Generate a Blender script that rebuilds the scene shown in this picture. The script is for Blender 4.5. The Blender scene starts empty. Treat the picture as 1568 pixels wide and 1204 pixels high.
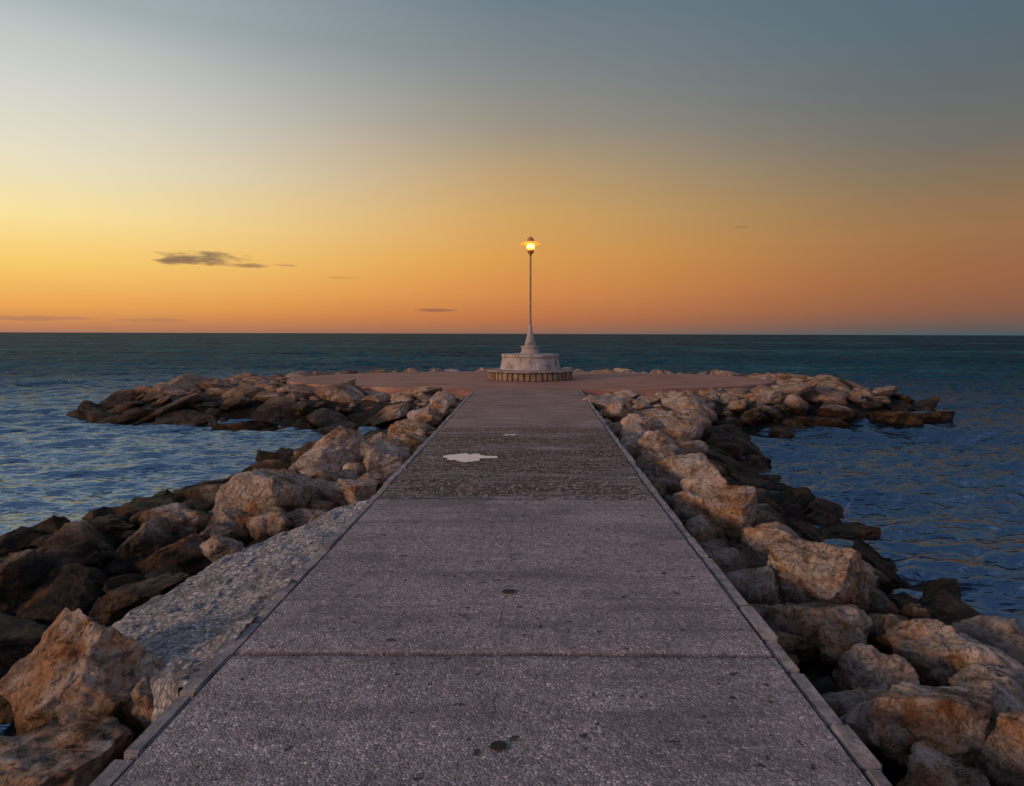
import bpy, bmesh, math, numpy as np
from mathutils import Vector
rng=np.random.RandomState(11)
S=bpy.context.scene
# ---------------------------------------------------------------- helpers
def s2l(c):
    return tuple(((v/255)/12.92 if v/255<=0.04045 else ((v/255+0.055)/1.055)**2.4) for v in c)+(1.0,)
def _h(ix,iy,iz,s):
    h=(ix*374761393+iy*668265263+iz*1440662683+s*974634777)&0xffffffff
    h=((h^(h>>13))*1274126177)&0xffffffff
    h=h^(h>>16)
    return (h&0xffff)/32767.5-1.0
def vn(p,seed=0):
    i=np.floor(p).astype(np.int64); f=p-i; f=f*f*f*(f*(f*6-15)+10)
    r=0
    for dx in (0,1):
        wx=f[:,0] if dx else 1-f[:,0]
        for dy in (0,1):
            wy=f[:,1] if dy else 1-f[:,1]
            for dz in (0,1):
                wz=f[:,2] if dz else 1-f[:,2]
                r=r+wx*wy*wz*_h(i[:,0]+dx,i[:,1]+dy,i[:,2]+dz,seed)
    return r
def fbm(p,o=4,seed=0,ridge=False):
    a=1.0;t=0;n=0
    for k in range(o):
        v=vn(p*(2.03**k)+17.3*k,seed+k)
        if ridge: v=1-2*np.abs(v)
        t=t+a*v;n+=a;a*=0.5
    return t/n
def new_mesh(name,V,F,mat=None,smooth=True):
    V=np.asarray(V,dtype=np.float32);F=np.asarray(F,dtype=np.int32)
    me=bpy.data.meshes.new(name);k=F.shape[1]
    me.vertices.add(len(V));me.vertices.foreach_set('co',V.ravel())
    me.loops.add(F.size);me.loops.foreach_set('vertex_index',F.ravel())
    me.polygons.add(len(F));me.polygons.foreach_set('loop_start',np.arange(0,F.size,k,dtype=np.int32))
    me.polygons.foreach_set('loop_total',np.full(len(F),k,dtype=np.int32))
    me.polygons.foreach_set('use_smooth',np.full(len(F),smooth,dtype=bool))
    me.update(calc_edges=True);me.validate()
    ob=bpy.data.objects.new(name,me);S.collection.objects.link(ob)
    if mat: me.materials.append(mat)
    return ob
def grid_faces(nr,nc,wrap=False):
    a=np.arange(nr*nc).reshape(nr,nc)
    if wrap: a=np.concatenate([a,a[:,:1]],1)
    return np.stack([a[:-1,:-1],a[:-1,1:],a[1:,1:],a[1:,:-1]],-1).reshape(-1,4)
class NT:
    def __init__(s,tree): s.t=tree;s.n=tree.nodes;s.l=tree.links
    def node(s,ty,**k):
        n=s.n.new(ty)
        for a,b in k.items(): setattr(n,a,b)
        return n
    def _in(s,sock,v):
        if hasattr(v,'is_output'): s.l.new(v,sock)
        elif v is not None: sock.default_value=v
    def m(s,op,a,b=None,c=None,clamp=False):
        n=s.node('ShaderNodeMath',operation=op,use_clamp=clamp)
        s._in(n.inputs[0],a);s._in(n.inputs[1],b)
        if c is not None:s._in(n.inputs[2],c)
        return n.outputs[0]
    def mr(s,v,a,b,c=0.0,d=1.0,smooth=True):
        n=s.node('ShaderNodeMapRange',interpolation_type='SMOOTHSTEP' if smooth else 'LINEAR')
        for i,x in enumerate((v,a,b,c,d)): s._in(n.inputs[i],x)
        return n.outputs[0]
    def mix(s,f,a,b,bt='MIX'):
        n=s.node('ShaderNodeMix',data_type='RGBA',blend_type=bt)
        s._in(n.inputs[0],f);s._in(n.inputs[6],a);s._in(n.inputs[7],b)
        return n.outputs[2]
    def vmul(s,v,k):
        n=s.node('ShaderNodeVectorMath',operation='MULTIPLY');s._in(n.inputs[0],v);n.inputs[1].default_value=k
        return n.outputs[0]
    def noise(s,v,sc,det=4,rough=.55,dist=0,lac=2.0):
        n=s.node('ShaderNodeTexNoise');s._in(n.inputs['Vector'],v)
        n.inputs['Scale'].default_value=sc;n.inputs['Detail'].default_value=det;n.inputs['Roughness'].default_value=rough
        n.inputs['Distortion'].default_value=dist
        return n.outputs[0]
    def vor(s,v,sc,feat='F1',rand=1.0):
        n=s.node('ShaderNodeTexVoronoi',feature=feat);s._in(n.inputs['Vector'],v)
        n.inputs['Scale'].default_value=sc;n.inputs['Randomness'].default_value=rand
        return n
    def ramp(s,f,stops,interp='LINEAR'):
        n=s.node('ShaderNodeValToRGB');s._in(n.inputs[0],f);cr=n.color_ramp;cr.interpolation=interp
        while len(cr.elements)>1: cr.elements.remove(cr.elements[0])
        cr.elements[0].position=stops[0][0];cr.elements[0].color=stops[0][1]
        for p,c in stops[1:]:
            e=cr.elements.new(p);e.color=c
        return n.outputs[0]
    def bump(s,h,dist,strength=1.0,normal=None):
        n=s.node('ShaderNodeBump');s._in(n.inputs['Height'],h);n.inputs['Distance'].default_value=dist
        n.inputs['Strength'].default_value=strength
        if normal is not None:s.l.new(normal,n.inputs['Normal'])
        return n.outputs[0]
    def sep(s,v):
        n=s.node('ShaderNodeSeparateXYZ');s._in(n.inputs[0],v);return n.outputs
def mat(name):
    m=bpy.data.materials.new(name);m.use_nodes=True;t=NT(m.node_tree)
    p=m.node_tree.nodes['Principled BSDF']
    pos=t.node('ShaderNodeNewGeometry').outputs['Position']
    return m,t,p,pos
def g(v): return (v[0],v[1],v[2],1.0)
# ---------------------------------------------------------------- world sky
W=bpy.data.worlds.new("World");S.world=W;W.use_nodes=True
t=NT(W.node_tree);bg=W.node_tree.nodes['Background']
d=t.node('ShaderNodeTexCoord').outputs['Generated']
x,y,z=t.sep(d)
hyp=t.m('MAXIMUM',t.m('SQRT',t.m('ADD',t.m('MULTIPLY',x,x),t.m('MULTIPLY',y,y))),0.001)
e=t.m('DIVIDE',z,hyp);az=t.m('ARCTAN2',x,y)
wob=t.m('MULTIPLY',t.m('SUBTRACT',t.noise(t.vmul(d,(2.0,2.0,9.0)),1.3,3),0.5),0.03)
ew=t.m('ADD',e,t.m('MULTIPLY',wob,t.mr(e,0.0,0.2)))
def R(l,k=1.0): return t.ramp(ew,[(p,tuple(v*k for v in s2l(c)[:3])+(1,)) for p,c in l])
left=R([(0.0,(172,122,96)),(.006,(190,128,90)),(.014,(208,142,86)),(.032,(236,166,84)),(.086,(250,206,114)),(.14,(250,226,158)),(.217,(231,224,198)),(.279,(214,214,205)),(.36,(190,197,196)),(.41,(166,179,183)),(1,(96,116,140))])
cen=R([(0.0,(140,104,90)),(.004,(158,108,84)),(.02,(190,116,72)),(.058,(217,141,77)),(.106,(223,158,80)),(.173,(212,166,100)),(.24,(188,160,120)),(.298,(158,148,132)),(.393,(129,136,139)),(.489,(110,127,137)),(1,(72,92,118))])
rig=R([(0.0,(70,90,98)),(.008,(98,88,86)),(.033,(138,93,72)),(.073,(154,102,69)),(.129,(154,113,77)),(.185,(134,113,88)),(.249,(111,109,103)),(.329,(95,106,112)),(.408,(87,107,118)),(1,(66,86,112))])
back=R([(0.0,(140,130,155)),(.1,(185,162,172)),(.3,(190,178,192)),(.6,(158,162,182)),(1,(118,130,158))],.98)
c=t.mix(t.mr(az,-0.72,0.05),left,cen)
c=t.mix(t.mr(az,-0.18,0.66),c,rig)
absaz=t.m('ABSOLUTE',az)
c=t.mix(t.mr(absaz,0.95,1.9),c,back)
cv=t.node('ShaderNodeCombineXYZ');t.l.new(t.m('MULTIPLY',az,30.0),cv.inputs[0]);t.l.new(t.m('MULTIPLY',e,110.0),cv.inputs[1])
cn=t.m('SUBTRACT',t.noise(cv.outputs[0],1.0,6,.6),0.5)
def cloud(c,a0,e0,w,h,amt,k,col,soft=.8):
    u=t.m('DIVIDE',t.m('SUBTRACT',az,a0),w);v=t.m('DIVIDE',t.m('SUBTRACT',e,e0),h)
    q=t.m('SUBTRACT',1.0,t.m('ADD',t.m('MULTIPLY',u,u),t.m('MULTIPLY',v,v)))
    q=t.m('ADD',q,t.m('MULTIPLY',cn,k))
    return t.mix(t.m('MULTIPLY',t.mr(q,0.0,soft),amt),c,s2l(col))
c=cloud(c,-.445,.098,.060,.0115,.88,3.4,(124,100,82),1.3)
c=cloud(c,-.478,.092,.032,.0055,.8,3.2,(140,110,84),1.2)
c=cloud(c,-.405,.091,.05,.0042,.75,3.0,(145,112,84),1.2)
c=cloud(c,-.345,.093,.02,.0022,.5,2.5,(165,125,84))
c=cloud(c,-.137,.0335,.036,.0028,.7,1.6,(140,98,78))
c=cloud(c,-.64,.0165,.09,.0035,.55,2.4,(170,118,96))
c=cloud(c,-.50,.0155,.05,.003,.5,2.4,(175,120,92))
c=cloud(c,-.27,.078,.03,.002,.35,3.0,(180,125,80))
c=cloud(c,.30,.15,.012,.002,.35,3.0,(130,100,76))
t.l.new(c,bg.inputs[0]);bg.inputs[1].default_value=1.0
# soft afterglow, low on the left
sd=bpy.data.lights.new('sun','SUN');sd.energy=2.1;sd.angle=math.radians(9);sd.color=(1,.60,.33)
so=bpy.data.objects.new('sun',sd);S.collection.objects.link(so)
dirv=Vector((0.80,0.50,-0.22));so.rotation_euler=dirv.to_track_quat('-Z','Y').to_euler();so.location=(-20,-10,20)
# ---------------------------------------------------------------- camera
cd=bpy.data.cameras.new('camera');cd.lens=24;cd.sensor_width=36;cd.shift_x=-28/1568;cd.shift_y=-91/1568;cd.clip_end=20000;cd.clip_start=.05
co=bpy.data.objects.new('camera',cd);S.collection.objects.link(co);co.location=(0,0,1.7)
co.rotation_euler=(math.radians(90),math.radians(-0.18),0);S.camera=co
WL=-0.8
# ---------------------------------------------------------------- materials
def rock_mat(name,bright=1.0,wl=(-.48,-.20)):
    m,t,p,pos=mat(name)
    mid=t.noise(pos,3.4,8,.70,.8);fine=t.noise(pos,26,6,.75)
    col=t.ramp(mid,[(.30,g((.08,.05,.035))),(.40,g((.32,.215,.145))),(.50,g((.53,.41,.33))),(.64,g((.76,.66,.60)))])  # darkest stop paints crevice shade into the rock colour
    ora=t.mr(t.noise(pos,1.7,7,.68,1.4),.48,.58)
    col=t.mix(t.m('MULTIPLY',ora,.74),col,t.mix(t.mr(mid,.35,.65),g((.32,.12,.035)),g((.70,.38,.16))))
    pale=t.mr(t.noise(t.vmul(pos,(1,1,1.6)),1.1,6,.6),.52,.61)
    col=t.mix(t.m('MULTIPLY',pale,.5),col,g((.76,.69,.68)))
    col=t.mix(t.mr(fine,.37,.51,.66,0.0),col,g((.08,.05,.035)))  # low points of the fine bump darkened, crease shade put into colour
    crn=t.noise(pos,2.6,8,.65,1.5)
    crk=t.mr(t.m('ABSOLUTE',t.m('SUBTRACT',crn,.5)),0.0,.011,1.0,0.0)
    col=t.mix(t.m('MULTIPLY',crk,.6),col,g((.04,.025,.015)))
    sx=t.sep(pos)
    # rocks away from the walkway are darker
    side=t.mr(t.m('ABSOLUTE',sx[0]),3.0,6.5,0,1)
    headl=t.m('MULTIPLY',side,t.mr(sx[0],0.0,-1.0,.55,1.0))
    wz=t.m('ADD',sx[2],t.m('MULTIPLY',t.m('SUBTRACT',t.noise(pos,1.3,6,.65),.5),.6))
    wz=t.m('SUBTRACT',wz,t.m('MULTIPLY',headl,.12))
    wet=t.mr(wz,wl[0],wl[1],1.0,0.0)
    hm=t.mr(t.noise(pos,.9,5,.6),.40,.62,.75,.35)
    col=t.mix(t.m('MULTIPLY',headl,hm),col,t.mix(mid,g((.04,.022,.012)),g((.34,.20,.12))))
    col=t.mix(t.m('MULTIPLY',wet,.97),col,t.mix(t.mr(mid,.46,.62),g((.010,.007,.004)),g((.10,.052,.024))))
    if bright!=1: col=t.mix(1.0,col,g((bright,bright,bright)),'MULTIPLY')
    t.l.new(col,p.inputs['Base Color'])
    t.l.new(t.mr(wet,0,1,.9,.55,False),p.inputs['Roughness']);p.inputs['Specular IOR Level'].default_value=.25
    b=t.bump(t.noise(pos,5,9,.74,.6),.15,1.0)
    b=t.bump(fine,.04,1.0,b)
    b=t.bump(t.m('MULTIPLY',crk,-1.0),.03,.9,b)
    t.l.new(b,p.inputs['Normal'])
    return m
M_rock=rock_mat('limestone_rock');M_bank=rock_mat('shaded_embankment_rock',.2)  # bank copy darkened; its colour deepens the shadows between rocks
def path_mat():
    m,t,p,pos=mat('exposed_aggregate_concrete')
    X,Y,Z=t.sep(pos)
    big=t.noise(pos,.9,5,.6);md=t.noise(pos,6,5,.65)
    strk=t.noise(t.vmul(pos,(.35,3.2,1)),1.6,5,.65)
    strk2=t.noise(t.vmul(pos,(.5,7,1)),2.0,5,.7)
    col=t.ramp(big,[(.3,g((.215,.19,.212))),(.7,g((.34,.305,.33)))])
    vor=t.vor(pos,95);sp=t.sep(vor.outputs['Color'])[0]
    vor2=t.vor(pos,38);sp2=t.sep(vor2.outputs['Color'])[1]
    col=t.mix(1.0,col,t.ramp(sp,[(0,g((.55,.55,.55))),(.6,g((1,1,1))),(.9,g((1.15,1.13,1.12))),(1,g((2.1,2.05,2.0)))]),'MULTIPLY')
    col=t.mix(1.0,col,t.ramp(sp2,[(0,g((.72,.72,.72))),(.5,g((1,1,1))),(1,g((1.2,1.2,1.2)))]),'MULTIPLY')
    col=t.mix(t.mr(strk,.46,.70,0,.55),col,g((.12,.10,.11)))
    col=t.mix(t.mr(md,.56,.72,0,.6),col,g((.09,.08,.085)))
    # broad damp stains
    st=t.mr(t.noise(t.vmul(pos,(.8,1.3,1)),.75,7,.68),.51,.62)
    col=t.mix(t.m('MULTIPLY',st,.45),col,g((.085,.075,.085)))
    pit=t.mr(t.noise(pos,11,3,.6),.65,.69)
    col=t.mix(t.m('MULTIPLY',pit,.88),col,g((.03,.026,.026)))
    for jy in (3.61,7.02):
        ja=t.m('ABSOLUTE',t.m('SUBTRACT',Y,jy))
        jm=t.m('MULTIPLY',t.mr(ja,0.008,.028,1,0),t.mr(md,.25,.5))
        col=t.mix(t.m('MULTIPLY',jm,.7),col,g((.03,.025,.025)))
    # hairline crack wandering along the centre of the near slabs
    cx_=t.m('ADD',X,t.m('ADD',.16,t.m('MULTIPLY',t.m('SUBTRACT',t.noise(t.vmul(pos,(0,1,0)),1.6,8,.7),.5),.22)))
    ck=t.m('MULTIPLY',t.mr(t.m('ABSOLUTE',cx_),.002,.008,1,0),t.mr(t.noise(pos,3,3),.42,.55))
    col=t.mix(t.m('MULTIPLY',ck,.6),col,g((.03,.025,.025)))
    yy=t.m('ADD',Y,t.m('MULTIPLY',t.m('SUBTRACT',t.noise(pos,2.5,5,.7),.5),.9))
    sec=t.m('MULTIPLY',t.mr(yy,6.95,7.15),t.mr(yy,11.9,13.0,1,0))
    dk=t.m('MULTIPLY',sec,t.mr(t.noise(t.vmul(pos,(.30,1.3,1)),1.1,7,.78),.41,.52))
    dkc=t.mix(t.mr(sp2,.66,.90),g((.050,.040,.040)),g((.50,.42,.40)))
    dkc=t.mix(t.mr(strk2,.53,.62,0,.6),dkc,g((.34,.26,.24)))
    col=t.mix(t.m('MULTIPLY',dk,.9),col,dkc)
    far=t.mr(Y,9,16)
    col=t.mix(t.m('MULTIPLY',far,.68),col,t.mix(t.mr(strk2,.4,.58),g((.40,.26,.225)),g((.10,.062,.052))))  # pinkish far slabs, plus orange sky reflection painted into the colour
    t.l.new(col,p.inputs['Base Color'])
    p.inputs['Roughness'].default_value=.75;p.inputs['Specular IOR Level'].default_value=.3
    b=t.bump(md,.02,.6)
    b=t.bump(t.m('MULTIPLY',vor2.outputs[0],dk),-.05,1.0,b)
    b=t.bump(vor.outputs[0],-.006,1.0,b)
    b=t.bump(t.m('MULTIPLY',pit,-1.0),.012,1.0,b)
    t.l.new(b,p.inputs['Normal'])
    return m
M_path=path_mat()
def simple(name,stops,sc=5,rough=.8,bumpd=.01,bsc=30,met=0.0,vec=(1,1,1),emi=None):
    m,t,p,pos=mat(name)
    pv=t.vmul(pos,vec)
    t.l.new(t.ramp(t.noise(pv,sc,6,.65),[(a,g(c)) for a,c in stops]),p.inputs['Base Color'])
    p.inputs['Roughness'].default_value=rough;p.inputs['Metallic'].default_value=met
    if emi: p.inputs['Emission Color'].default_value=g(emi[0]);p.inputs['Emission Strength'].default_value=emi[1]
    t.l.new(t.bump(t.noise(pv,bsc,6,.65),bumpd,1.0),p.inputs['Normal'])
    return m
M_kerb=simple('kerb_stone',[(.3,(.10,.09,.10)),(.5,(.24,.22,.24)),(.7,(.38,.35,.37))],9,.85,.02,35)
M_dark=simple('dark_recess',[(.3,(.006,.005,.005)),(.7,(.012,.010,.010))],9)
M_terr=simple('terrace_paving',[(.3,(.15,.07,.05)),(.5,(.28,.14,.11)),(.72,(.42,.25,.20))],1.2,.8,.01,20,0,(.4,2.0,1))
M_white=simple('weathered_white_paint',[(.32,(.08,.06,.055)),(.44,(.28,.24,.235)),(.7,(.42,.38,.38))],3.6,.7,.015,25,0,(1,1,.6))
M_stone=simple('masonry_stone',[(.3,(.10,.07,.04)),(.5,(.20,.14,.09)),(.7,(.32,.24,.17))],4,.85,.02,15)
M_slab=simple('slab_concrete',[(.3,(.12,.09,.08)),(.5,(.23,.19,.17)),(.7,(.32,.28,.26))],4,.85,.01,25)
M_pole=simple('painted_metal_pole',[(.3,(.18,.12,.11)),(.7,(.30,.22,.21))],6,.5,.001,30,.1)
M_cap=simple('lamp_cap_metal',[(.3,(.30,.16,.06)),(.7,(.42,.22,.08))],6,.45,.001,30,.1)
M_shade=simple('emissive_lamp_shade',[(.3,(.55,.26,.06)),(.7,(.65,.32,.09))],6,.45,.001,30,0,(1,1,1),((1,.38,.03),1.0))  # shade emission stands in for the bulb's light on it
def gravel():
    m,t,p,pos=mat('concreted_gravel')
    v=t.vor(pos,46);s=t.sep(v.outputs['Color'])[0]
    col=t.ramp(s,[(0,g((.22,.22,.25))),(.5,g((.44,.43,.47))),(.85,g((.58,.56,.60))),(1,g((.9,.88,.88)))])
    col=t.mix(t.mr(v.outputs[0],.45,.85,0,.75),col,g((.06,.06,.07)))
    col=t.mix(t.mr(t.noise(pos,3,8,.75),.49,.63,0,.7),col,g((.10,.095,.11)))
    t.l.new(col,p.inputs['Base Color']);p.inputs['Roughness'].default_value=.8
    b=t.bump(v.outputs[0],-.016,1.0);b=t.bump(t.noise(pos,8,8,.75),.08,1.0,b)
    t.l.new(b,p.inputs['Normal']);return m
M_grav=gravel()
# water : body colour + sky reflection whose share saturates as on a wind-ruffled sea
def water():
    m,t,p,pos=mat('sea_water')
    X,Y,Z=t.sep(pos)
    dist=t.m('SQRT',t.m('ADD',t.m('MULTIPLY',X,X),t.m('MULTIPLY',Y,Y)))
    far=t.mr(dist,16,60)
    pat=t.noise(t.vmul(pos,(.28,1,1)),.014,13,.95)  # streaks: far wave highlights and dark gaps painted into the body colour
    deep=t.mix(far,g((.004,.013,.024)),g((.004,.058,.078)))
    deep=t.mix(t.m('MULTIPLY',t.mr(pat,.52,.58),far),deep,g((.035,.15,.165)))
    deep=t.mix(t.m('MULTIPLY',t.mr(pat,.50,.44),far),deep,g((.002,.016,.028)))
    n1=t.noise(t.vmul(pos,(.6,1.4,1)),3.4,2,.5,.1)
    n2=t.noise(t.vmul(pos,(.7,1.4,1)),10.0,2,.5,.1)
    n3=t.noise(t.vmul(pos,(.45,1.2,1)),.5,6,.75,.1)
    b=t.bump(t.m('MULTIPLY',n3,far),.7,1.0)
    b=t.bump(n1,.070,1.0,b);b=t.bump(n2,.016,1.0,b)
    fr=t.node('ShaderNodeFresnel');fr.inputs['IOR'].default_value=1.33;t.l.new(b,fr.inputs['Normal'])
    cap=t.mr(dist,8,60,.54,.13)
    f=t.m('MINIMUM',fr.outputs[0],cap)
    df=t.node('ShaderNodeBsdfDiffuse');t.l.new(deep,df.inputs['Color']);t.l.new(b,df.inputs['Normal'])
    gl=t.node('ShaderNodeBsdfGlossy');gl.inputs['Color'].default_value=(.50,.63,.85,1);gl.inputs['Roughness'].default_value=.07
    t.l.new(b,gl.inputs['Normal'])
    mx=t.node('ShaderNodeMixShader');t.l.new(f,mx.inputs[0]);t.l.new(df.outputs[0],mx.inputs[1]);t.l.new(gl.outputs[0],mx.inputs[2])
    out=[n for n in t.n if n.type=='OUTPUT_MATERIAL'][0];t.l.new(mx.outputs[0],out.inputs['Surface']);t.n.remove(p)
    return m
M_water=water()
# ---------------------------------------------------------------- sea
rr=np.concatenate([[0.0],1.5*np.exp(np.arange(0,1900)*0.0044)]);rr=rr[rr<6000]
aa=np.concatenate([np.linspace(-55,55,760),np.linspace(55,305,90)[1:-1]])*math.pi/180
Rg,Ag=np.meshgrid(rr,aa,indexing='ij');Xw=Rg*np.sin(Ag);Yw=Rg*np.cos(Ag)
Zw=np.zeros_like(Xw);cell=np.maximum(Rg*0.0044,.02)
r2=np.random.RandomState(7)
P=np.stack([Xw.ravel()*.15,Yw.ravel()*.15,np.zeros(Xw.size)],1)
warp=(fbm(P,2,5)*1.4).reshape(Xw.shape);gust=(0.95+.3*fbm(P*.8,2,9)).reshape(Xw.shape)
for i in range(42):
    lam=0.27*1.10**i
    th=math.radians(90+r2.normal(0,24)+8);k=2*math.pi/lam
    amp=0.0145*lam**.45
    if lam>1.5: amp*=.72
    fade=np.clip((lam/cell-2.2)/3,0,1)
    ph=k*(Xw*math.cos(th)+Yw*math.sin(th))+warp*min(k,3)*.5+r2.uniform(0,6.28)
    s=np.sin(ph); Zw+=amp*fade*gust*(s+.35*np.cos(2*ph))
Zw*=.78+.35*np.clip((Rg-12)/30,0,1)
left_calm=np.clip((Xw+14)/8,0,1)*np.clip((-2-Xw)/2,0,1)*np.clip((19-Yw)/4,0,1)
Zw*=1-.4*left_calm
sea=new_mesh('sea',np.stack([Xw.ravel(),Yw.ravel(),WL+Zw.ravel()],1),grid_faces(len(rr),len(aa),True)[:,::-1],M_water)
# ---------------------------------------------------------------- embankment terrain
OUT=np.array([(-3.6,-4),(-3.6,1),(-3.7,4),(-3.6,5.0),(-4.6,5.5),(-6.0,6.2),(-6.1,8),(-5.8,10),(-5.2,11.5),(-4.7,13.8),(-3.4,15.3),(-3.9,16.5),(-6,17.2),(-9,17.8),(-12,19),(-14.2,21.3),(-14.6,24),(-13,28),(-10,32.5),(0,34),(10,32.5),(13,28),(13.5,22),(11.7,19.6),(8.5,18.1),(5.1,16.6),(4.6,15.6),(4.3,11.4),(4.0,7.8),(4.1,6),(4.3,3),(4.4,-4)],float)
def sdist(x,y):
    A=OUT;B=np.roll(OUT,-1,0);dm=np.full(x.shape,1e9);ins=np.zeros(x.shape,bool)
    for (ax,ay),(bx,by) in zip(A,B):
        ex,ey=bx-ax,by-ay;tt=np.clip(((x-ax)*ex+(y-ay)*ey)/(ex*ex+ey*ey),0,1)
        dm=np.minimum(dm,np.hypot(x-ax-tt*ex,y-ay-tt*ey))
        if ay!=by:
            cnd=((ay>y)!=(by>y))&(x<(bx-ax)*(y-ay)/(by-ay)+ax);ins^=cnd
    return np.where(ins,dm,-dm)
def terr(x,y,rough=True):
    sdv=sdist(x,y);q=np.clip(sdv/2.3,0,1);isl=np.clip((y-15)/3,0,1)
    zt=WL-.12+(.42+.2*isl)*(q*q*(3-2*q))
    zt=np.where(sdv<0,WL-.12+sdv*.5,zt)
    if rough:
        Pp=np.stack([x*1.3,y*1.3,0*x],-1).reshape(-1,3)
        n=fbm(Pp,5,3,True).reshape(x.shape)
        zt=zt+n*.16*np.clip((sdv+.6)/1.2,0,1)
    return np.maximum(zt,-3)
gx=np.arange(-17,17,.11);gy=np.arange(-4,36,.11)
GY,GX=np.meshgrid(gy,gx,indexing='ij');GZ=terr(GX,GY)
inpath=(np.abs(GX+.1)<1.9)&(GY<22);GZ=np.where(inpath,np.minimum(GZ,-.35),GZ)
GZ=np.where(((GX/9.2)**2+((GY-25.6)/5.2)**2)<1,np.minimum(GZ,-.25),GZ)
new_mesh('rocky_embankment',np.stack([GX.ravel(),GY.ravel(),GZ.ravel()],1),grid_faces(*GX.shape),M_bank)
# ---------------------------------------------------------------- rocks
ICO={}
for L in (3,4,5,6):
    bm=bmesh.new();bmesh.ops.create_icosphere(bm,subdivisions=L,radius=1)
    ICO[L]=(np.array([v.co[:] for v in bm.verts]),np.array([[v.index for v in f.verts] for f in bm.faces]));bm.free()
def rock(cx,cy,cz,r,sx=1,sy=.85,sz=.7,L=4,seed=0,tilt=.3,rotz=None):
    q=np.random.RandomState(seed+100);v,f=ICO[L];v=v.copy()
    v=v*(1+.25*vn(v*1.1+seed*7.1,seed))[:,None]
    dirs=[]
    for i in range(q.randint(10,15)):
        for _ in range(14):
            n=q.normal(size=3);n/=np.linalg.norm(n)
            if all(n@m_<.62 for m_ in dirs): break
        dirs.append(n);h=q.uniform(.40,.74)
        o=np.maximum(v@n-h,0);v-=n*o[:,None]
    # small chips off the edges
    for i in range(14):
        n=q.normal(size=3);n/=np.linalg.norm(n);h=(v@n).max()*q.uniform(.86,.95)
        o=np.maximum(v@n-h,0);v-=n*o[:,None]
    nr=v/np.linalg.norm(v,axis=1)[:,None]
    led=np.tanh(9*fbm(v*1.9+seed*1.3,3,seed+3))*.040+np.tanh(10*fbm(v*4.0+seed*.7,3,seed+13))*.022
    v+=nr*(led+.018*fbm(v*2.2+seed,3,seed)+.030*fbm(v*5+seed*3,4,seed+5,True))[:,None]
    if L>=5: v+=nr*(.014*fbm(v*15+seed,3,seed+9,True)+.009*np.tanh(7*vn(v*11+seed,seed+2)))[:,None]
    v*=np.array([sx,sy,sz])*1.42
    ax,ay=q.uniform(-tilt,tilt,2);az_=q.uniform(0,6.28) if rotz is None else rotz
    for (a,i,j) in ((ax,1,2),(ay,0,2),(az_,0,1)):
        c_,s_=math.cos(a),math.sin(a);vi,vj=v[:,i].copy(),v[:,j].copy()
        v[:,i]=c_*vi-s_*vj;v[:,j]=s_*vi+c_*vj
    return v*r+np.array([cx,cy,cz]),f
B=[(2.3,5.45,-.24,.46,1,.8,.66,0),(2.15,4.85,-.46,.40,1.05,.8,.75,.2),(2.3,6.35,-.3,.45,1,.8,.6,-.4),(2.1,7.25,-.25,.36,.9,.9,.85,0),
(2.05,8.2,-.22,.34,.9,.9,.95,.3),(2.25,9.5,-.28,.50,.9,1,.65,.7),(2.1,11.4,-.22,.38,.9,1,.8,.2),(2.1,13.6,-.22,.38,.9,1,.75,.4),
(2.05,16,-.2,.36,.9,1,.75,.1),(2.1,18.6,-.2,.38,1,1,.7,0),(2.62,4.35,-.36,.36,1.1,.9,.75,-.3),(2.03,4.0,-.36,.27,1,.9,.9,.2),
(2.0,3.48,-.38,.32,1.15,.8,.75,0),(2.05,4.45,-.38,.18,1,.9,.8,.1),(1.85,3.0,-.38,.24,1.2,.9,.75,.2),(2.62,3.8,-.38,.28,1,1,.8,.4),
(2.45,3.25,-.40,.28,1,1,.8,1),(2.95,5.2,-.50,.25,1,.9,.8,.3),(2.85,6.0,-.50,.26,1,.9,.7,.6),(3.15,4.6,-.5,.32,1,.9,.7,.9),
(-2.46,3.78,-.27,.42,.95,.75,.98,-.2),(-2.3,3.18,-.40,.36,1.15,.8,.70,.1),(-2.02,3.66,-.32,.22,1.1,.8,.85,-.4),(-2.95,7.8,-.20,.48,1.05,.8,.98,.5),
(-2.95,10.4,-.18,.48,1.05,.8,.85,0),(-2.15,10.3,-.22,.35,1,.9,.9,.2),(-2.05,8.0,-.22,.25,1,.9,.95,.3),(-3.9,7.55,-.46,.42,1,.9,.85,.1),
(-4.45,6.75,-.60,.5,1,.8,.6,.2),(-4.75,6.15,-.62,.46,1,.8,.6,-.2),(-3.5,6.75,-.56,.37,1.1,.8,.65,.3),(-2.72,6.1,-.26,.16,1.1,.8,.8,.4),
(-3.4,5.85,-.64,.4,1.1,.8,.5,.2),(-3.95,5.15,-.70,.38,1.2,.9,.42,0),(-4.45,9.6,-.62,.46,1,.8,.6,.3),(-3.15,3.35,-.55,.35,1,.9,.7,.5),
(-3.25,7.05,-.42,.17,1,.9,.9,0),(-3.1,4.25,-.6,.24,1,.9,.7,.5),(-2.15,9.1,-.35,.3,1,.9,.7,.5),(-3.6,8.7,-.54,.40,1,.9,.7,.5),
(-2.35,7.35,-.3,.22,1.6,.8,.5,.4),(-2.2,11.7,-.24,.38,1,.9,.8,.5),(-2.3,13.4,-.26,.38,1,.9,.75,.2),(-2.3,15.4,-.25,.42,1,.9,.7,.9),(-2.4,18.0,-.22,.42,1,.9,.8,.9),
(1.85,2.35,-.5,.3,1,.9,.7,.3),(-2.2,2.4,-.5,.38,1,.9,.7,.3)]
placed=[]
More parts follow.
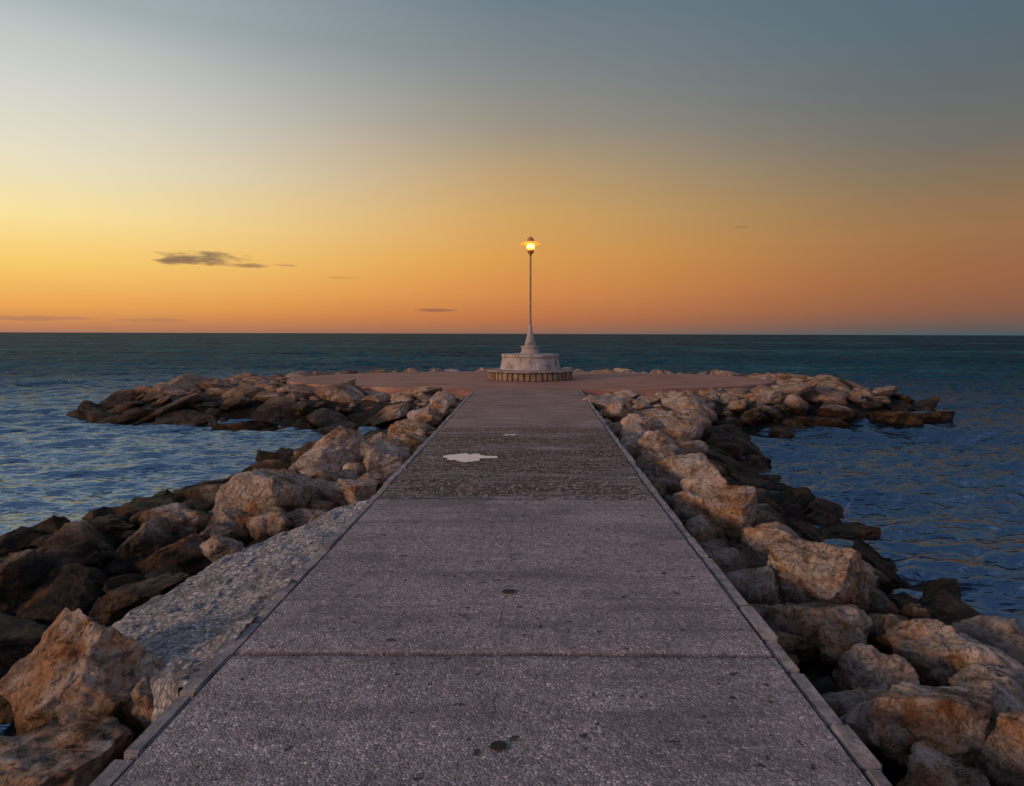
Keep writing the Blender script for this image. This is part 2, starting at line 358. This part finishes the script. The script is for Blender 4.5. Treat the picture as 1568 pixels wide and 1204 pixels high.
for i,b in enumerate(B):
    v,f=rock(b[0],b[1],b[2],b[3],b[4],b[5],b[6],6 if b[1]<6.5 else 5,seed=i*3+1,tilt=.25,rotz=b[7])
    new_mesh('boulder',v,f,M_rock);placed.append((b[0],b[1],b[3]))
def allowed(x,y,r):
    if y<20.8 and -1.74-r*.85<x<1.48+r*.85: return False
    if ((x/(9.0+r*.7))**2+((y-25.6)/(5+r*.7))**2)<1: return False
    if 3.0<y<7.0 and -3.1-r*.3<x<0: return False
    if y<3 and abs(x)<2.0+r: return False
    return True
VV=[];FF=[];off=0;cnt=0
for rmin,rmax,tries,fac in ((.42,.95,2500,.66),(.24,.42,6000,.62),(.08,.22,9000,.7)):
    xs=rng.uniform(-15,14.2,tries);ys=rng.uniform(.5,33,tries);n2=tries//2
    xs[:n2]=rng.uniform(-6.6,5,n2);ys[:n2]=rng.uniform(1.0,17,n2)
    sd_=sdist(xs,ys);zt=terr(xs,ys,False)
    for x_,y_,s_,z_ in zip(xs,ys,sd_,zt):
        r=rng.uniform(rmin,rmax)
        if y_>24 : r*=.75
        if y_<14 and r>.45: r=rng.uniform(.26,.45)
        if s_<.05 or not allowed(x_,y_,r): continue
        if any((x_-a)**2+(y_-b_)**2<(fac*(r+c_))**2 for a,b_,c_ in placed): continue
        placed.append((x_,y_,r));cnt+=1
        sz=rng.uniform(.5,.8);isl=1 if y_>16 else 0
        if isl: sz*=.75 if r<.6 else .5
        zc=z_+.12*r+(.05 if s_>1 else 0)
        top=(.02 if isl else -.08)+rng.uniform(-.14,.08)
        top=min(top,-.66+.30*s_ if not isl else -.56+.27*s_)
        if y_<13 and x_<-3.3: top=min(top,-.30+.3*(x_+3.3)*.25)
        zc=min(zc,top-r*sz*.8)
        if y_>25: zc+=.06
        L=5 if (y_<8.5 and r>.25) else (4 if (y_<14 and r>.18) else 3)
        if isl and r>.35: L=4
        v,f=rock(x_,y_,zc,r,rng.uniform(.9,1.4),rng.uniform(.7,1),sz,L,seed=cnt+500,tilt=.4)
        VV.append(v);FF.append(f+off);off+=len(v)
new_mesh('rock_pile',np.concatenate(VV),np.concatenate(FF),M_rock)
print('rocks',cnt)
# ---------------------------------------------------------------- path
def xl(y): return -1.66-.06*max(0,min(1,(y-9)/10))
def xr(y): return 1.39+.14*max(0,min(1,(y-8)/10))
joints=[(-2,0),(3.61,.022),(7.02,.014),(9.9,.004),(12.4,.01),(15.6,.01),(18.4,.012),(20.75,.004)]
PV=[];PF=[];po=0
for (a,ga),(b,gb) in zip(joints[:-1],joints[1:]):
    n=160;ny=max(12,int((b-a)*12));tt=np.linspace(0,1,n);V=[]
    xs=lambda y:(xl(y)+.10)+(xr(y)-.10-xl(y)-.10)*tt
    kk=np.arange(n)
    wob=lambda s:vn(np.stack([kk*.13+s*3.7,kk*0+s,kk*0+.5],1),3)*.008+vn(np.stack([kk*.6+s,kk*0+s,kk*0+.5],1),4)*.005
    rows=[]
    y0=a+ga/2;y1=b-gb/2;w0=wob(a);w1=wob(b+.37)
    def row(y,w,z): return np.stack([xs(y),y+w,np.full(n,z)],1)
    rows+=[row(y0,w0,-.12),row(y0,w0,-.006),row(y0+.006,w0,0)]
    for k in range(1,ny): rows.append(row(y0+(y1-y0)*k/ny,w0*0,0))
    rows+=[row(y1-.006,w1,0),row(y1,w1,-.006),row(y1,w1,-.12)]
    V=np.concatenate(rows);z=V[:,2];V[:,2]+=.006*fbm(V*np.array([.8,.8,1]),3,21)*(z>-.05)
    PV.append(V);PF.append(grid_faces(len(rows),n)+po);po+=len(V)
bed=np.array([(-1.6,-2,-.05),(1.33,-2,-.05),(1.45,20.7,-.05),(-1.65,20.7,-.05)])
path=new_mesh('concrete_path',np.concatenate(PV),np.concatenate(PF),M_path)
bd=new_mesh('joint_bed',bed,[[0,1,2,3]],M_dark);bd.parent=path
def boxes(name,L_,m,bev=.008):
    bm=bmesh.new()
    for pts in L_:
        vs=[bm.verts.new(p) for p in pts]
        for f in ((3,2,1,0),(4,5,6,7),(0,1,5,4),(1,2,6,5),(2,3,7,6),(3,0,4,7)): bm.faces.new([vs[k] for k in f])
    bmesh.ops.bevel(bm,geom=list(bm.edges),offset=bev,segments=2,affect='EDGES')
    me=bpy.data.meshes.new(name);bm.to_mesh(me);bm.free();me.materials.append(m)
    o=bpy.data.objects.new(name,me);S.collection.objects.link(o);return o
for side in (0,1):
    L_=[];y_=-1.5
    while y_<20.6:
        ln=rng.uniform(.30,.55);y1=min(y_+ln,20.7);g_=rng.uniform(.012,.032)
        dz=rng.uniform(-.018,.004);dx=rng.uniform(-.014,.014)
        fx=xl if side==0 else xr
        if side==0: a0,a1,b0,b1=fx(y_)+dx,fx(y_)+.08,fx(y1)+dx,fx(y1)+.08
        else: a0,a1,b0,b1=fx(y_)-.08,fx(y_)+dx,fx(y1)-.08,fx(y1)+dx
        zb=-.5;j=rng.uniform(-.006,.006,4)
        L_.append([(a0,y_,zb),(a1,y_,zb),(b1,y1-g_,zb),(b0,y1-g_,zb),(a0,y_,dz+j[0]),(a1,y_,dz+j[1]),(b1,y1-g_,dz+j[2]),(b0,y1-g_,dz+j[3])])
        y_=y1
    boxes('kerb',L_,M_kerb,.009)
def blob(name,cx,cy,rx,ry,z,m,seed,k=.35,n=64,fq=1.6):
    th=np.linspace(0,2*math.pi,n,endpoint=False)
    rad=1+k*fbm(np.stack([np.cos(th)*fq+seed,np.sin(th)*fq,0*th],1),5,seed)
    V=np.concatenate([[[cx,cy,z]],np.stack([cx+rx*rad*np.cos(th),cy+ry*rad*np.sin(th),np.full(n,z)],1)])
    F=[[0,1+i,1+(i+1)%n] for i in range(n)];return new_mesh(name,V,F,m)
blob('drain_hole',-.125,2.80,.034,.034,.010,M_dark,3,.12)  # flat dark discs; the shade inside each hole is their colour
blob('drain_hole',-.138,4.48,.045,.035,.010,M_dark,5,.4)
mp,tp,pp,_p=mat('puddle_painted_reflection');pp.inputs['Base Color'].default_value=(.66,.67,.70,1);pp.inputs['Roughness'].default_value=.3;pp.inputs['Specular IOR Level'].default_value=.6  # pale base colour stands in for sky reflected in the puddle
tp.l.new(tp.bump(tp.noise(_p,30,3),.004,.6),pp.inputs['Normal'])
blob('puddle',-.86,9.32,.30,.30,.010,mp,8,.75,240,1.9)
blob('puddle',-.34,11.4,.11,.07,.010,mp,12,.9,100,2)
# ---------------------------------------------------------------- gravel slope
ol=np.array([(-1.70,3.30),(-3.05,4.65),(-2.95,5.3),(-2.8,5.97),(-2.35,6.5),(-1.95,6.95)])
sg=np.concatenate([[0],np.cumsum(np.hypot(*np.diff(ol,axis=0).T))]);sg/=sg[-1]
nu,nv=130,190;rows=[]
for v_ in np.linspace(0,1,nv):
    ox=np.interp(v_,sg,ol[:,0]);oy=np.interp(v_,sg,ol[:,1]);iy=3.28+3.67*v_
    u=np.linspace(0,1,nu);X_=-1.64+(ox+1.64)*u;Y_=iy+(oy-iy)*u;wid=abs(ox+1.64)
    Z_=-.035-.24*wid*u
    rows.append(np.stack([X_,Y_,Z_],1))
GV=np.concatenate(rows);GV[:,2]+=.05*fbm(GV*3,4,31)+.018*fbm(GV*12,3,33,True)
U=np.tile(np.linspace(0,1,nu),nv);GV[:,0]+=np.where(U>.9,fbm(GV*2.5,3,37)*.2*(U-.9)/.1,0)
GV[:,2]-=np.where(U>.9,((U-.9)/.1)**2*.3,0)
new_mesh('gravel_slope',GV,grid_faces(nv,nu),M_grav)
# ---------------------------------------------------------------- terrace
n=96;th=np.linspace(0,2*math.pi,n,endpoint=False);V=[]
for (k,z_) in ((0,0),(.5,.0),(.985,.0),(1,-.02),(1,-.6)):
    V.append(np.stack([9*k*np.cos(th),25.75+5*k*np.sin(th),np.full(n,z_+.004)],1))
terrace=new_mesh('terrace',np.concatenate(V),grid_faces(5,n,True),M_terr,False)
# ---------------------------------------------------------------- street lamp with stone base
par=bpy.data.objects.new('street_lamp',None);S.collection.objects.link(par);par.location=(0.0,25.6,0)
def lathe(name,prof,m,n=48,smooth=True,parent=par,x=0):
    th=np.linspace(0,2*math.pi,n,endpoint=False)
    V=np.concatenate([np.stack([x+r*np.cos(th),r*np.sin(th),np.full(n,z)],1) for r,z in prof])
    o=new_mesh(name,V,grid_faces(len(prof),n,True),m,smooth);o.parent=parent;return o
lathe('plinth_core',[(1.50,0.0),(1.50,.30)],M_dark,48)
L_=[]
for k in range(46):
    a=2*math.pi*k/46;da=math.pi/46*rng.uniform(.76,.90)
    for (z0,z1) in ((.01,.285),):
        ro=1.58+rng.uniform(-.015,.015);zt=z1-rng.uniform(0,.03)
        q=[(1.46*math.cos(a-da),1.46*math.sin(a-da)),(ro*math.cos(a-da),ro*math.sin(a-da)),(ro*math.cos(a+da),ro*math.sin(a+da)),(1.46*math.cos(a+da),1.46*math.sin(a+da))]
        L_.append([(p[0],p[1],z0) for p in q]+[(p[0],p[1],zt) for p in q])
o=boxes('plinth_stones',L_,M_stone,.018);o.parent=par
lathe('plinth_slab',[(1.3,.29),(1.62,.295),(1.635,.31),(1.63,.345),(1.60,.36),(1.0,.372),(0.02,.372)],M_slab,16,False)
lathe('bench_drum',[(1.14,.37),(1.12,.42),(1.05,.78),(1.03,.80),(1.08,.83),(1.08,.90),(1.05,.935),(.85,.945),(.02,.95)],M_white,40)
lathe('pedestal',[(.36,.94),(.355,1.00),(.33,1.02),(.33,1.18),(.36,1.20),(.35,1.23),(.20,1.24),(.19,1.36),(.15,1.52),(.115,1.66),(.11,1.72),(.075,1.74),(.07,1.95),(.05,2.03),(.04,2.05)],M_white,32)
lathe('pole',[(.05,2.0),(.04,2.3),(.033,4.62),(.033,4.68)],M_pole,20)
lathe('lamp_cup',[(.033,4.60),(.05,4.67),(.10,4.72),(.13,4.78),(.13,4.81),(.11,4.82),(.02,4.82)],M_cap,28)
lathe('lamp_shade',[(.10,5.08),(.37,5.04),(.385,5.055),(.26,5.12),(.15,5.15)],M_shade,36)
lathe('shade_cap',[(.15,5.15),(.13,5.18),(.125,5.24),(.08,5.29),(.03,5.305),(.025,5.34),(.001,5.355)],M_cap,36)
for k in range(4):
    a=math.pi/4+k*math.pi/2
    L2=[]; cx,cy=.15*math.cos(a),.15*math.sin(a);w_=.006
    L2.append([(cx-w_,cy-w_,4.8),(cx+w_,cy-w_,4.8),(cx+w_,cy+w_,4.8),(cx-w_,cy+w_,4.8),(cx-w_,cy-w_,5.07),(cx+w_,cy-w_,5.07),(cx+w_,cy+w_,5.07),(cx-w_,cy+w_,5.07)])
    o=boxes('strut_%d'%(k+1),L2,M_cap,.002);o.parent=par
me_,te,pe,pz=mat('lit_lamp_glass');pe.inputs['Base Color'].default_value=(1,.6,.2,1)
hot=te.mr(te.m('ABSOLUTE',te.m('SUBTRACT',te.sep(pz)[2],4.97)),.03,.14,1,0)
te.l.new(te.mix(hot,g((1,.30,.02)),g((1,.40,.06))),pe.inputs['Emission Color'])
te.l.new(te.mr(hot,0,1,1.5,12,False),pe.inputs['Emission Strength'])
lathe('lamp_glass',[(.001,4.82),(.09,4.825),(.135,4.88),(.14,4.97),(.13,5.03),(.10,5.055),(.001,5.065)],me_,28)
# ---------------------------------------------------------------- settings
S.view_settings.view_transform='Standard';S.view_settings.look='None';S.view_settings.exposure=0
